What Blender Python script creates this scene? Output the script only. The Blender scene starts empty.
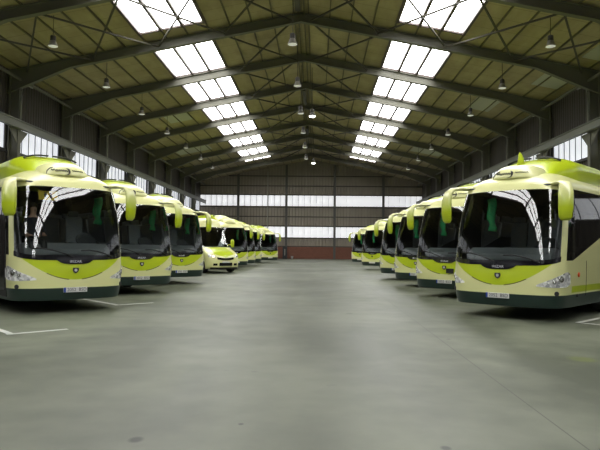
import bpy, bmesh, math, random
from mathutils import Vector, Matrix
random.seed(4)
R = math.radians
col = bpy.data.collections.new('hall'); bpy.context.scene.collection.children.link(col)
CX = 0.93                                   # camera stands 0.93 m right of the ridge line

# ------------------------------------------------------------------ materials
def new_mat(name):
    m = bpy.data.materials.new(name); m.use_nodes = True
    nt = m.node_tree; b = nt.nodes['Principled BSDF']
    return m, nt, b
def plain(name, c, rough=.5, metal=0, coat=0, emit=None, estr=0, spec=.5):
    m, nt, b = new_mat(name)
    b.inputs['Base Color'].default_value = (*c, 1); b.inputs['Roughness'].default_value = rough
    b.inputs['Metallic'].default_value = metal; b.inputs['Coat Weight'].default_value = coat
    b.inputs['Specular IOR Level'].default_value = spec
    if emit: b.inputs['Emission Color'].default_value = (*emit, 1); b.inputs['Emission Strength'].default_value = estr
    return m
def node(nt, t, **kw):
    n = nt.nodes.new(t)
    for k, v in kw.items(): setattr(n, k, v)
    return n
def mth(nt, op, a, b=None, c=None):
    n = node(nt, 'ShaderNodeMath', operation=op)
    for i, v in enumerate((a, b, c)):
        if v is None: continue
        if isinstance(v, (int, float)): n.inputs[i].default_value = v
        else: nt.links.new(v, n.inputs[i])
    return n.outputs[0]
def mixc(nt, f, a, b):
    n = node(nt, 'ShaderNodeMix', data_type='RGBA')
    if isinstance(f, (int, float)): n.inputs[0].default_value = f
    else: nt.links.new(f, n.inputs[0])
    for i, v in ((6, a), (7, b)):
        if isinstance(v, tuple): n.inputs[i].default_value = (*v, 1)
        else: nt.links.new(v, n.inputs[i])
    return n.outputs[2]
def coords(nt):
    tc = node(nt, 'ShaderNodeTexCoord'); s = node(nt, 'ShaderNodeSeparateXYZ')
    nt.links.new(tc.outputs['Object'], s.inputs[0]); return tc.outputs['Object'], s.outputs
def noise(nt, vec, scale, detail=4, sx=None):
    if sx:
        mp = node(nt, 'ShaderNodeMapping'); mp.inputs['Scale'].default_value = sx
        nt.links.new(vec, mp.inputs[0]); vec = mp.outputs[0]
    n = node(nt, 'ShaderNodeTexNoise'); n.inputs['Scale'].default_value = scale; n.inputs['Detail'].default_value = detail
    nt.links.new(vec, n.inputs['Vector']); return n.outputs['Fac']
def maprange(nt, v, a, b, c, d):
    n = node(nt, 'ShaderNodeMapRange'); nt.links.new(v, n.inputs[0])
    for i, x in enumerate((a, b, c, d)): n.inputs[i+1].default_value = x
    return n.outputs[0]

CREAM = (.70, .70, .335); LIME = (.46, .57, .012)
def coach_paint():
    m, nt, b = new_mat('coach_paint')
    v, (x, y, z) = coords(nt)
    x2 = mth(nt, 'MULTIPLY', x, x)
    low = mth(nt, 'MULTIPLY_ADD', x2, .40, .74)
    smile = mth(nt, 'MULTIPLY', mth(nt, 'GREATER_THAN', z, low), mth(nt, 'LESS_THAN', z, 1.45))
    smile = mth(nt, 'MULTIPLY', smile, mth(nt, 'LESS_THAN', mth(nt, 'ABSOLUTE', x), 1.19))
    smile = mth(nt, 'MULTIPLY', smile, mth(nt, 'LESS_THAN', y, .75))
    st = mth(nt, 'MULTIPLY', mth(nt, 'GREATER_THAN', z, .60), mth(nt, 'LESS_THAN', z, .74))
    st = mth(nt, 'MULTIPLY', st, mth(nt, 'GREATER_THAN', y, .85))
    roofz = mth(nt, 'MULTIPLY_ADD', mth(nt, 'SINE', mth(nt, 'MULTIPLY', y, .9)), .06, 3.2)
    rf = mth(nt, 'MULTIPLY', mth(nt, 'GREATER_THAN', z, roofz), mth(nt, 'GREATER_THAN', y, .95))
    f = mth(nt, 'MAXIMUM', mth(nt, 'MAXIMUM', smile, st), rf)
    c = mixc(nt, f, CREAM, LIME)
    # thin dark seam lines along the lower edge of the lime panel
    d = mth(nt, 'ABSOLUTE', mth(nt, 'SUBTRACT', z, low))
    seam = mth(nt, 'MULTIPLY', mth(nt, 'LESS_THAN', d, .010), mth(nt, 'GREATER_THAN', mth(nt, 'ABSOLUTE', x), .14))
    seam = mth(nt, 'MULTIPLY', seam, mth(nt, 'MULTIPLY', mth(nt, 'LESS_THAN', mth(nt, 'ABSOLUTE', x), .62), mth(nt, 'LESS_THAN', y, .8)))
    c = mixc(nt, seam, c, (.10, .11, .02))
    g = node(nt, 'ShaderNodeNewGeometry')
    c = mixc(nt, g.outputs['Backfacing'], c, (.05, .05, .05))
    nt.links.new(c, b.inputs['Base Color'])
    b.inputs['Roughness'].default_value = .32; b.inputs['Coat Weight'].default_value = .35; b.inputs['Coat Roughness'].default_value = .1
    return m
def van_paint():
    m, nt, b = new_mat('minibus_paint')
    v, (x, y, z) = coords(nt)
    f = mth(nt, 'MULTIPLY', mth(nt, 'GREATER_THAN', z, mth(nt, 'MULTIPLY_ADD', mth(nt, 'ABSOLUTE', x), .3, .86)), mth(nt, 'LESS_THAN', y, .98))
    f = mth(nt, 'MULTIPLY', f, mth(nt, 'LESS_THAN', mth(nt, 'ABSOLUTE', x), mth(nt, 'MULTIPLY_ADD', y, -.15, .66)))
    f = mth(nt, 'MULTIPLY', f, mth(nt, 'LESS_THAN', z, 1.5))
    c = mixc(nt, f, CREAM, LIME)
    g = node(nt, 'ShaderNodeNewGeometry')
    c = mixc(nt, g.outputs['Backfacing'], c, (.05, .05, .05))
    nt.links.new(c, b.inputs['Base Color'])
    b.inputs['Roughness'].default_value = .3; b.inputs['Coat Weight'].default_value = .4
    return m
def mirror_paint():
    m, nt, b = new_mat('mirror_paint')
    v, (x, y, z) = coords(nt)
    f = maprange(nt, z, 2.40, 2.85, 1, 0)
    nt.links.new(mixc(nt, f, CREAM, LIME), b.inputs['Base Color'])
    b.inputs['Roughness'].default_value = .3; b.inputs['Coat Weight'].default_value = .4
    return m
def glass(name, tint, ior=1.7, rough=.015):
    m = bpy.data.materials.new(name); m.use_nodes = True; nt = m.node_tree; nt.nodes.clear()
    out = node(nt, 'ShaderNodeOutputMaterial'); mix = node(nt, 'ShaderNodeMixShader')
    fr = node(nt, 'ShaderNodeFresnel'); fr.inputs[0].default_value = ior
    tr = node(nt, 'ShaderNodeBsdfTransparent'); tr.inputs[0].default_value = (*tint, 1)
    gl = node(nt, 'ShaderNodeBsdfGlossy'); gl.inputs['Roughness'].default_value = rough
    gl.inputs[0].default_value = (1, 1, 1, 1)
    nt.links.new(fr.outputs[0], mix.inputs[0]); nt.links.new(tr.outputs[0], mix.inputs[1]); nt.links.new(gl.outputs[0], mix.inputs[2])
    nt.links.new(mix.outputs[0], out.inputs[0]); return m
def facet_mat():
    m, nt, b = new_mat('headlight_facets')
    v, s_ = coords(nt)
    vo = node(nt, 'ShaderNodeTexVoronoi'); vo.inputs['Scale'].default_value = 16; nt.links.new(v, vo.inputs['Vector'])
    sp = node(nt, 'ShaderNodeSeparateXYZ'); nt.links.new(vo.outputs['Color'], sp.inputs[0])
    nt.links.new(mixc(nt, sp.outputs[0], (.3, .31, .32), (.95, .95, .93)), b.inputs['Base Color'])
    b.inputs['Metallic'].default_value = .05; b.inputs['Roughness'].default_value = .25; b.inputs['Coat Weight'].default_value = .8
    return m
def corrugated(name, c1, c2, axis, per=.25, rough=.6, seam=None):
    m, nt, b = new_mat(name)
    v, s = coords(nt)
    k = mth(nt, 'SINE', mth(nt, 'MULTIPLY', s[axis], 2*math.pi/per))
    n = noise(nt, v, .35, 3)
    n2 = noise(nt, v, 2.0, 5, (1, 1, .15))
    f = mth(nt, 'ADD', mth(nt, 'MULTIPLY', n, .6), mth(nt, 'MULTIPLY', n2, .4))
    f = maprange(nt, f, .3, .7, 0, 1)
    c = mixc(nt, f, c1, c2)
    if seam:
        md = mth(nt, 'MODULO', mth(nt, 'ADD', s[axis], 200), seam)
        c = mixc(nt, mth(nt, 'MULTIPLY', mth(nt, 'LESS_THAN', md, .07), .6), c, (.01, .01, .01))
    nt.links.new(c, b.inputs['Base Color'])
    bp = node(nt, 'ShaderNodeBump'); bp.inputs['Strength'].default_value = .6; bp.inputs['Distance'].default_value = .04
    nt.links.new(k, bp.inputs['Height']); nt.links.new(bp.outputs[0], b.inputs['Normal'])
    b.inputs['Roughness'].default_value = rough; b.inputs['Specular IOR Level'].default_value = .3
    return m
def pane_mat(name, strength, axis, per, depth, c=(.93, .95, 1.0)):
    m, nt, b = new_mat(name)
    v, s = coords(nt)
    k = mth(nt, 'SINE', mth(nt, 'MULTIPLY', s[axis], 2*math.pi/per))
    f = maprange(nt, k, -1, 1, 1-depth, 1)
    n = maprange(nt, noise(nt, v, 1.4, 3), .3, .7, 1-depth, 1)
    st = mth(nt, 'MULTIPLY', mth(nt, 'MULTIPLY', f, n), strength)
    b.inputs['Base Color'].default_value = (.5, .5, .5, 1); b.inputs['Emission Color'].default_value = (*c, 1)
    nt.links.new(st, b.inputs['Emission Strength']); b.inputs['Roughness'].default_value = .6
    return m
def floor_mat():
    m, nt, b = new_mat('concrete_floor')
    v, (x, y, z) = coords(nt)
    n1 = noise(nt, v, .22, 6); n2 = noise(nt, v, 1.6, 8); n3 = noise(nt, v, .7, 5, (1, .25, 1))
    f = mth(nt, 'ADD', mth(nt, 'MULTIPLY', n1, .5), mth(nt, 'ADD', mth(nt, 'MULTIPLY', n2, .2), mth(nt, 'MULTIPLY', n3, .3)))
    f = maprange(nt, f, .44, .57, 0, 1)
    c = mixc(nt, f, (.060, .069, .044), (.155, .167, .120))
    aisle_sheen = maprange(nt, mth(nt, 'ABSOLUTE', mth(nt, 'SUBTRACT', x, .4)), .8, 4.5, 1, 0)   # window reflection down the aisle, painted in as a pale band
    c = mixc(nt, mth(nt, 'MULTIPLY', aisle_sheen, .35), c, (.165, .167, .15))
    sp = maprange(nt, noise(nt, v, 2.2, 2), .70, .74, 0, .55)
    c = mixc(nt, sp, c, (.10, .105, .09))
    # joints
    for jx in (3.0, -9.2, 9.4):
        j = mth(nt, 'LESS_THAN', mth(nt, 'ABSOLUTE', mth(nt, 'SUBTRACT', x, jx)), .008)
        c = mixc(nt, mth(nt, 'MULTIPLY', j, .75), c, (.05, .05, .04))
    # yellow-green stain and a few small dark marks
    for (sx, sy, r, cc, k, rough_n) in ((4.63, 8.25, .22, (.13, .16, .02), .5, 1), (1.92, 4.5, .05, (.03, .03, .03), .8, 0), (-.46, 4.55, .07, (.02, .02, .02), .8, 0), (1.7, 13.6, .1, (.06, .06, .05), .7, 0), (-1.2, 12.6, .3, (.09, .10, .08), .5, 1), (.3, 5.0, .03, (.03, .03, .03), .8, 0), (3.15, 9.9, .05, (.05, .05, .04), .7, 0)):
        dx = mth(nt, 'SUBTRACT', x, sx); dy = mth(nt, 'MULTIPLY', mth(nt, 'SUBTRACT', y, sy), .8)
        d = mth(nt, 'SQRT', mth(nt, 'ADD', mth(nt, 'MULTIPLY', dx, dx), mth(nt, 'MULTIPLY', dy, dy)))
        if rough_n: d = mth(nt, 'ADD', d, mth(nt, 'MULTIPLY', mth(nt, 'SUBTRACT', n2, .5), r*1.5))
        c = mixc(nt, mth(nt, 'MULTIPLY', maprange(nt, d, r*.5, r, 1, 0), k), c, cc)
    nt.links.new(c, b.inputs['Base Color'])
    nt.links.new(maprange(nt, n3, .3, .7, .42, .56), b.inputs['Roughness'])
    b.inputs['Specular IOR Level'].default_value = .32
    bp = node(nt, 'ShaderNodeBump'); bp.inputs['Strength'].default_value = .08; bp.inputs['Distance'].default_value = .02
    nt.links.new(n2, bp.inputs['Height']); nt.links.new(bp.outputs[0], b.inputs['Normal'])
    return m
def ceil_mat():
    m, nt, b = new_mat('roof_insulation')
    v, (x, y, z) = coords(nt)
    n1 = noise(nt, v, .5, 5); n2 = noise(nt, v, 3, 5, (1, .3, 1))
    f = maprange(nt, mth(nt, 'ADD', mth(nt, 'MULTIPLY', n1, .6), mth(nt, 'MULTIPLY', n2, .4)), .35, .65, 0, 1)
    c = mixc(nt, f, (.30, .25, .145), (.41, .35, .215))
    md = mth(nt, 'MODULO', mth(nt, 'ADD', y, 200), 1.28)
    c = mixc(nt, mth(nt, 'MULTIPLY', mth(nt, 'LESS_THAN', md, .035), .5), c, (.09, .08, .03))
    nt.links.new(c, b.inputs['Base Color']); b.inputs['Roughness'].default_value = .7
    b.inputs['Specular IOR Level'].default_value = .25
    return m
def brick_mat():
    m, nt, b = new_mat('red_brick')
    v, s = coords(nt)
    mp = node(nt, 'ShaderNodeMapping'); mp.inputs['Rotation'].default_value = (R(90), 0, 0)
    nt.links.new(v, mp.inputs[0])
    br = node(nt, 'ShaderNodeTexBrick'); nt.links.new(mp.outputs[0], br.inputs['Vector'])
    br.inputs['Color1'].default_value = (.17, .065, .04, 1); br.inputs['Color2'].default_value = (.21, .08, .05, 1)
    br.inputs['Mortar'].default_value = (.12, .06, .04, 1); br.inputs['Scale'].default_value = 2.2
    nt.links.new(br.outputs[0], b.inputs['Base Color']); b.inputs['Roughness'].default_value = .8
    return m

M = dict(
    paint=coach_paint(), van=van_paint(), mirror=mirror_paint(), floor=floor_mat(), ceil=ceil_mat(), brick=brick_mat(),
    cream=plain('cream_paint', CREAM, .32, coat=.35), lime=plain('lime_paint', LIME, .32, coat=.35),
    skirt=plain('dark_green_skirt', (.012, .030, .024), .35, coat=.2),
    black=plain('black_gloss', (.008, .008, .010), .12), rubber=plain('black_rubber', (.012, .012, .012), .6),
    dark=plain('dark_plastic', (.025, .027, .03), .5), dash=plain('dashboard_grey', (.30, .31, .32), .6),
    screen=glass('windscreen_glass', (.78, .84, .83), 1.75, .012), tint=glass('tinted_side_glass', (.34, .35, .35), 1.42),
    lens=glass('headlight_lens', (.9, .9, .9), 1.5),
    chrome=plain('reflector_chrome', (.75, .75, .74), .15, 1), greyplas=plain('lamp_bowl_grey', (.38, .38, .36), .3, .6),
    white=plain('white_plastic', (.75, .75, .75), .4), plate=plain('plate_white', (.62, .62, .60), .4), blue=plain('plate_blue', (.02, .06, .35), .4),
    text=plain('lettering_dark', (.03, .03, .035), .5), silver=plain('lettering_silver', (.62, .62, .64), .3, .3),
    seat=plain('seat_fabric', (.16, .17, .18), .8), green=plain('green_curtain', (.03, .34, .12), .8),
    orange=plain('marker_orange', (.6, .09, .01), .3), yellow=plain('sign_yellow', (.80, .55, .01), .5),
    steel=plain('frame_steel_paint', (.115, .112, .085), .6), steelw=plain('column_steel_paint', (.035, .033, .030), .55),
    crane=plain('crane_beam_paint', (.135, .14, .115), .5), pipe=plain('pale_pipe', (.26, .26, .22), .45),
    purlin=plain('purlin_steel', (.10, .088, .045), .6), rod=plain('brace_rod', (.05, .045, .03), .6),
    redframe=plain('skylight_frame', (.06, .04, .035), .5),
    shade=plain('lamp_shade_metal', (.30, .29, .26), .35, .5), lampcap=plain('lamp_cap', (.07, .065, .06), .5),
    lampglass=plain('lamp_glass', (.85, .85, .8), .3, emit=(1, 1, .95), estr=.25),  # faint glow added to the covers of the unlit lamps
    litglass=plain('lit_lamp_glass', (.9, .9, .9), .3, emit=(1, 1, .96), estr=12),
    line=plain('road_line_white', (.50, .51, .47), .6),
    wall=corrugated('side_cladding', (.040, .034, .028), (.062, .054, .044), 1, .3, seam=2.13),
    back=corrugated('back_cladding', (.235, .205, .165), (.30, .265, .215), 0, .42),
    rail=plain('wall_rail', (.045, .038, .032), .6), bcol=plain('back_column_paint', (.085, .082, .072), .5),
    sky=pane_mat('skylight_pane', 9.5, 1, 1.28, .0, (1, 1, .99)),
    wpane=pane_mat('wall_window_pane', .92, 1, .25, .12, (.90, .93, 1.0)), bpane=pane_mat('back_window_pane', .92, 0, .82, .2, (.97, .98, 1.0)),
    patch=plain('pale_roof_patch', (.42, .42, .36), .7), skin=plain('skin', (.60, .36, .26), .5), hair=plain('hair', (.02, .014, .01), .7),
    jacket=plain('jacket_dark', (.02, .022, .03), .8), concrete=plain('kerb', (.2, .2, .18), .8), tyre=plain('tyre', (.015, .015, .015), .75),
    rim=plain('wheel_rim', (.35, .35, .34), .35, .7), amber=plain('lit_headlamp', (1, .9, .7), .3, emit=(1, .62, .32), estr=5.0),
    facet=facet_mat(), mull=plain('window_bar', (.22, .22, .24), .5),
    reddark=plain('hose_red', (.12, .02, .015), .5),
)

# ------------------------------------------------------------------ mesh helpers
def tag(o, label=None, cat=None, group=None, kind=None):
    if label: o['label'] = label
    if cat: o['category'] = cat
    if group: o['group'] = group
    if kind: o['kind'] = kind
    return o
def finish(name, bm, mat, parent=None, smooth=False, bevel=0):
    me = bpy.data.meshes.new(name); 
    bmesh.ops.recalc_face_normals(bm, faces=bm.faces) if smooth != 'raw' else None
    bm.to_mesh(me); bm.free()
    for m in (mat if isinstance(mat, list) else [mat]): me.materials.append(m)
    if smooth:
        for p in me.polygons: p.use_smooth = True
    o = bpy.data.objects.new(name, me); col.objects.link(o)
    if parent: o.parent = parent
    if bevel:
        md = o.modifiers.new('bevel', 'BEVEL'); md.width = bevel; md.segments = 2; md.limit_method = 'ANGLE'
    return o
def box(bm, x0, x1, y0, y1, z0, z1, mi=0):
    v = [bm.verts.new(p) for p in ((x0,y0,z0),(x1,y0,z0),(x1,y1,z0),(x0,y1,z0),(x0,y0,z1),(x1,y0,z1),(x1,y1,z1),(x0,y1,z1))]
    for f in ((0,3,2,1),(4,5,6,7),(0,1,5,4),(1,2,6,5),(2,3,7,6),(3,0,4,7)):
        bm.faces.new([v[i] for i in f]).material_index = mi
def prism(bm, pts, d0, d1, axis='y'):
    """polygon pts in (a,b) extruded along axis"""
    def P(a, b, d): return (a, d, b) if axis == 'y' else ((d, a, b) if axis == 'x' else (a, b, d))
    A = [bm.verts.new(P(a, b, d0)) for a, b in pts]; B = [bm.verts.new(P(a, b, d1)) for a, b in pts]
    n = len(pts)
    bm.faces.new(A); bm.faces.new(B[::-1])
    for i in range(n): bm.faces.new((A[i], B[i], B[(i+1) % n], A[(i+1) % n]))
def bar(bm, p, q, w, h=None):
    h = h or w; p = Vector(p); q = Vector(q); d = (q-p).normalized()
    up = Vector((0,0,1)) if abs(d.z) < .95 else Vector((0,1,0))
    a = d.cross(up).normalized()*w/2; b = d.cross(a).normalized()*h/2
    vs = [bm.verts.new(c+s*a+t*b) for c in (p, q) for s, t in ((-1,-1),(1,-1),(1,1),(-1,1))]
    for f in ((0,1,2,3),(7,6,5,4),(0,4,5,1),(1,5,6,2),(2,6,7,3),(3,7,4,0)): bm.faces.new([vs[i] for i in f])
def sweep(bm, pts, radii, seg=12, ax=None):
    """tube along pts; radii = (ra, rb) per point, a = sideways"""
    pts = [Vector(p) for p in pts]; rings = []
    for i, p in enumerate(pts):
        d = (pts[min(i+1, len(pts)-1)] - pts[max(i-1, 0)]).normalized()
        ref = Vector(ax) if ax else (Vector((0,0,1)) if abs(d.z) < .95 else Vector((0,1,0)))
        a = ref - d*ref.dot(d); a.normalize(); b = d.cross(a)
        ra, rb = radii[i] if isinstance(radii[i], tuple) else (radii[i], radii[i])
        rings.append([bm.verts.new(p + a*ra*math.cos(t) + b*rb*math.sin(t)) for t in (2*math.pi*k/seg for k in range(seg))])
    for r, s in zip(rings, rings[1:]):
        for k in range(seg): bm.faces.new((r[k], r[(k+1) % seg], s[(k+1) % seg], s[k]))
    bm.faces.new(rings[0][::-1]); bm.faces.new(rings[-1])
def lathe(bm, prof, c=(0,0,0), seg=20, axis='z'):
    rings = []
    for r, h in prof:
        ring = []
        for k in range(seg):
            t = 2*math.pi*k/seg; a, b = r*math.cos(t), r*math.sin(t)
            ring.append(bm.verts.new((c[0]+a, c[1]+b, c[2]+h) if axis == 'z' else ((c[0]+h, c[1]+a, c[2]+b) if axis == 'x' else (c[0]+a, c[1]+h, c[2]+b))))
        rings.append(ring)
    for r, s in zip(rings, rings[1:]):
        for k in range(seg): bm.faces.new((r[k], r[(k+1) % seg], s[(k+1) % seg], s[k]))
    bm.faces.new(rings[0][::-1]); bm.faces.new(rings[-1])
def empty(name, loc=(0,0,0), rz=0):
    o = bpy.data.objects.new(name, None); col.objects.link(o); o.location = loc; o.rotation_euler = (0,0,rz); o.empty_display_size = .3
    return o
def copy_tree(o, parent=None, skip=()):
    c = o.copy(); col.objects.link(c); c.parent = parent
    for ch in [k for k in ALLKIDS.get(o.name, [])]:
        if ch.name.split('.')[0] not in skip: copy_tree(ch, c, skip)
    return c
ALLKIDS = {}
def index_kids():
    ALLKIDS.clear()
    for o in list(col.objects):
        if o.parent: ALLKIDS.setdefault(o.parent.name, []).append(o)

# ------------------------------------------------------------------ hall constants
Y0H, YB = -27.4, 81.4  # unseen bays behind the camera added so skylight reflections in windscreens run longer
FR = [30.2 + 6.4*k for k in range(-8, 8)]           # frame positions
XW, XC = 15.52, 14.85
def ztop(x): return 13.85 - .2*abs(x)                # rafter top flange
def zroof(x): return ztop(x) + .09
tn = [0]; wn = [0]
def struct(name, bm, mat, **k): return tag(finish(name, bm, mat, **k), kind='structure')
def trim(bm, mat, **k):
    tn[0] += 1; return struct('trim_%d' % tn[0], bm, mat, **k)

bm = bmesh.new(); box(bm, -XW-.3, XW+.3, Y0H-.3, YB+.4, -.2, 0); struct('floor', bm, M['floor'])

# ceiling: both slopes, open where the skylights are
SK0, SK1 = 4.85, 8.2
def slab(bm, xa, xb, ya, yb, s):
    t = .12
    pts = [(s*xa, zroof(xa)), (s*xb, zroof(xb)), (s*xb, zroof(xb)+t), (s*xa, zroof(xa)+t)]
    prism(bm, pts, ya, yb)
bm = bmesh.new()
for s in (-1, 1):
    slab(bm, 0, SK0, Y0H-.3, YB+.3, s); slab(bm, SK1, XW+.35, Y0H-.3, YB+.3, s)
    slab(bm, SK0, SK1, 29.1, 30.3, s); slab(bm, SK0, SK1, 73.0, YB+.3, s); slab(bm, SK0, SK1, Y0H-.3, FR[0], s)
struct('ceiling', bm, M['ceil'])

# walls
def wall_bands(bm, s, bands):
    for z0, z1 in bands: box(bm, *sorted((s*XW, s*(XW+.25))), Y0H, YB, z0, z1)
WZ = [(3.0, 4.45), (6.54, 8.1)]
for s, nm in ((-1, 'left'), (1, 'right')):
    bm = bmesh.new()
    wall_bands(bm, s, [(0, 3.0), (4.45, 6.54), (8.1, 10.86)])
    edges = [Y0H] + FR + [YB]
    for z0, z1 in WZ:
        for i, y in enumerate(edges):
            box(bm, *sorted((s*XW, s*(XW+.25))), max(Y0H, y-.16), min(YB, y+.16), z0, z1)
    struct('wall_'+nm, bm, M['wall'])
    for z0, z1 in WZ:
        for a, b in zip(edges, edges[1:]):
            wn[0] += 1
            bm = bmesh.new(); box(bm, *sorted((s*(XW+.10), s*(XW+.13))), a+.16, b-.16, z0, z1)
            w = struct('window_%d' % wn[0], bm, M['wpane'])
            bm = bmesh.new(); n = 8
            for k in range(n+1):
                yy = a+.17 + (b-a-.34)*k/n; box(bm, *sorted((s*(XW+.04), s*(XW+.09))), yy-.012, yy+.012, z0, z1)
            for zz in (z0, z1-.06): box(bm, *sorted((s*(XW+.02), s*(XW+.09))), a+.16, b-.16, zz, zz+.06)
            finish('window_frame', bm, M['mull'], w)
# front (behind the camera) wall
bm = bmesh.new(); prism(bm, [(-XW, 0), (XW, 0), (XW, 10.7), (0, 14.0), (-XW, 10.85)], Y0H-.25, Y0H); struct('wall_front', bm, M['wall'])
# back wall with two window bands
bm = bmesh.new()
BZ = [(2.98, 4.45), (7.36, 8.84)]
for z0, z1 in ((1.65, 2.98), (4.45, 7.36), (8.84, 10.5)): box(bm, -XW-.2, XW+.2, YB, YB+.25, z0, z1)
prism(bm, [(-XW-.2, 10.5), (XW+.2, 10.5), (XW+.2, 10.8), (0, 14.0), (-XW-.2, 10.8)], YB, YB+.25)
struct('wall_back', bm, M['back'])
bm = bmesh.new(); box(bm, -XW-.2, XW+.2, YB-.12, YB+.25, 0, 1.65); struct('baseboard_back', bm, M['brick'])
BC = [-10.12, -3.37, 3.37, 10.12]
for z0, z1 in BZ:
    e = [-XW] + BC + [XW]
    for a, b in zip(e, e[1:]):
        wn[0] += 1; bm = bmesh.new(); box(bm, a, b, YB+.1, YB+.13, z0, z1); w = struct('window_%d' % wn[0], bm, M['bpane'])
        bm = bmesh.new(); n = max(2, round((b-a)/.83))
        for k in range(n+1): xx = a+(b-a)*k/n; box(bm, xx-.02, xx+.02, YB+.04, YB+.09, z0, z1)
        finish('window_frame', bm, M['bcol'], w)
for x in BC:
    bm = bmesh.new(); h = ztop(x)-.1
    box(bm, x-.16, x+.16, YB-.42, YB-.39, 0, h); box(bm, x-.16, x+.16, YB-.15, YB-.121, 0, h); box(bm, x-.01, x+.01, YB-.39, YB-.15, 0, h); trim(bm, M['bcol'])
for z in (11.55, 10.16, 7.2, 5.85, 4.55, 2.9, 1.72, 8.9):
    bm = bmesh.new(); hw = XW if z < 10.5 else (13.85-z)/.2; box(bm, -hw, hw, YB-.119, YB-.002, z-.06, z+.06); trim(bm, M['rail'])

# portal frames: I section rafters with haunches, on I section columns
for y in FR:
    bm = bmesh.new()
    for s in (-1, 1):
        def zb(x): return ztop(x) - (.49 if x < 12.2 else .49 + (x-12.2)/2.8*.62)
        xs = [0, 3, 6, 9, 12.2, 13.2, 14.2, 15.0, 15.8]
        for a, b in zip(xs, xs[1:]):
            for f0, f1 in ((0, 1), (1, 0)):
                pass
            prism(bm, [(s*a, ztop(a)), (s*b, ztop(b)), (s*b, ztop(b)-.03), (s*a, ztop(a)-.03)], y-.14, y+.14)
            prism(bm, [(s*a, zb(a)+.03), (s*b, zb(b)+.03), (s*b, zb(b)), (s*a, zb(a))], y-.14, y+.14)
            prism(bm, [(s*a, ztop(a)-.03), (s*b, ztop(b)-.03), (s*b, zb(b)+.03), (s*a, zb(a)+.03)], y-.008, y+.008)
        box(bm, *sorted((s*14.85, s*14.89)), y-.15, y+.15, 0, 9.7)
        box(bm, *sorted((s*15.36, s*15.40)), y-.15, y+.15, 0, 10.5)
        box(bm, *sorted((s*14.89, s*15.36)), y-.01, y+.01, 0, 9.8)
        # crane bracket gussets
        for t in (-1, 1):
            prism(bm, [(y+t*.15, 7.60), (y+t*1.0, 7.60), (y+t*.15, 6.85)], s*14.90, s*14.94, 'x')
    trim(bm, M['steelw'] if False else M['steel'])
# crane runway beams and eaves struts
for s in (-1, 1):
    bm = bmesh.new(); xa, xb = sorted((s*14.60, s*14.84))
    box(bm, xa, xb, Y0H, YB-.13, 7.99, 8.04); box(bm, xa, xb, Y0H, YB-.13, 7.60, 7.64); box(bm, s*14.68-.012, s*14.68+.012, Y0H, YB-.13, 7.64, 7.99)
    trim(bm, M['crane'])
    bm = bmesh.new(); box(bm, *sorted((s*14.80, s*14.92)), Y0H, YB-.13, 10.22, 10.34); trim(bm, M['steel'])
    bm = bmesh.new(); box(bm, *sorted((s*15.40, s*15.50)), Y0H, YB-.13, 6.40, 6.54); trim(bm, M['steelw'])
# purlins
for s in (-1, 1):
    for k in range(-4, 10):
        x = SK0 + 1.117*k
        if x > 15.5 or x < .3: continue
        if k == 0: pass
        bm = bmesh.new(); box(bm, s*x-.03, s*x+.03, Y0H, YB-.13, ztop(x)+.005, ztop(x)+.09); trim(bm, M['purlin'])
for x in (-.16, .16):
    bm = bmesh.new(); box(bm, x-.03, x+.03, Y0H, YB-.13, ztop(.16)-.10, ztop(.16)+.14); trim(bm, M['purlin'])
# dark ridge vent boxes
for y0, y1 in ((26.8, 29.0), (44.0, 48.4), (58, 61)):
    bm = bmesh.new(); box(bm, -.28, -.02, y0, y1, 13.45, 13.75); trim(bm, M['rod'])
# bracing rods
def brace(x0, x1, ya, yb, s):
    bm = bmesh.new()
    bar(bm, (s*x0, ya, ztop(x0)-.30), (s*x1, yb, ztop(x1)-.30), .075); bar(bm, (s*x1, ya, ztop(x1)-.36), (s*x0, yb, ztop(x0)-.36), .075)
    trim(bm, M['rod'])
for a, b in zip(FR, FR[1:]):
    for s in (-1, 1):
        brace(.5, 4.0, a+.15, b-.15, s)
        if abs(a-23.8) < .1:
            for x0 in (4.0, 7.5, 11.0): brace(x0, x0+3.45, a+.15, b-.15, s)
# diagonal bracing in front of two wall windows, one bay each side
for s in (-1, 1):
    bm = bmesh.new(); bar(bm, (s*15.3, 43.2, 7.8), (s*15.3, 46.2, 0.3), .12); bar(bm, (s*15.3, 49.2, 7.8), (s*15.3, 46.2, 0.3), .12); trim(bm, M['steelw'])
# skylights
edges = FR[:-1] + [73.0]
for s in (-1, 1):
    for a, b in zip(edges, edges[1:]):
        y1 = 29.1 if abs(b-30.2) < .1 else b; y0 = a + (.1 if abs(a-30.2) < .1 else 0)
        wn[0] += 1; bm = bmesh.new()
        prism(bm, [(s*SK0, zroof(SK0)+.05), (s*SK1, zroof(SK1)+.05), (s*SK1, zroof(SK1)+.08), (s*SK0, zroof(SK0)+.08)], y0, y1)
        w = struct('window_%d' % wn[0], bm, M['sky'])
        bm = bmesh.new()
        for k in range(4):
            x = SK0+.03 + 1.097*k; box(bm, s*x-.075, s*x+.075, y0, y1, zroof(x)-.10, zroof(x)+.05)
        for yy in (y0+.04, y1-.04): prism(bm, [(s*SK0, zroof(SK0)-.04), (s*SK1, zroof(SK1)-.04), (s*SK1, zroof(SK1)+.05), (s*SK0, zroof(SK0)+.05)], yy-.06, yy+.06)
        finish('window_frame', bm, M['redframe'], w)
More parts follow.
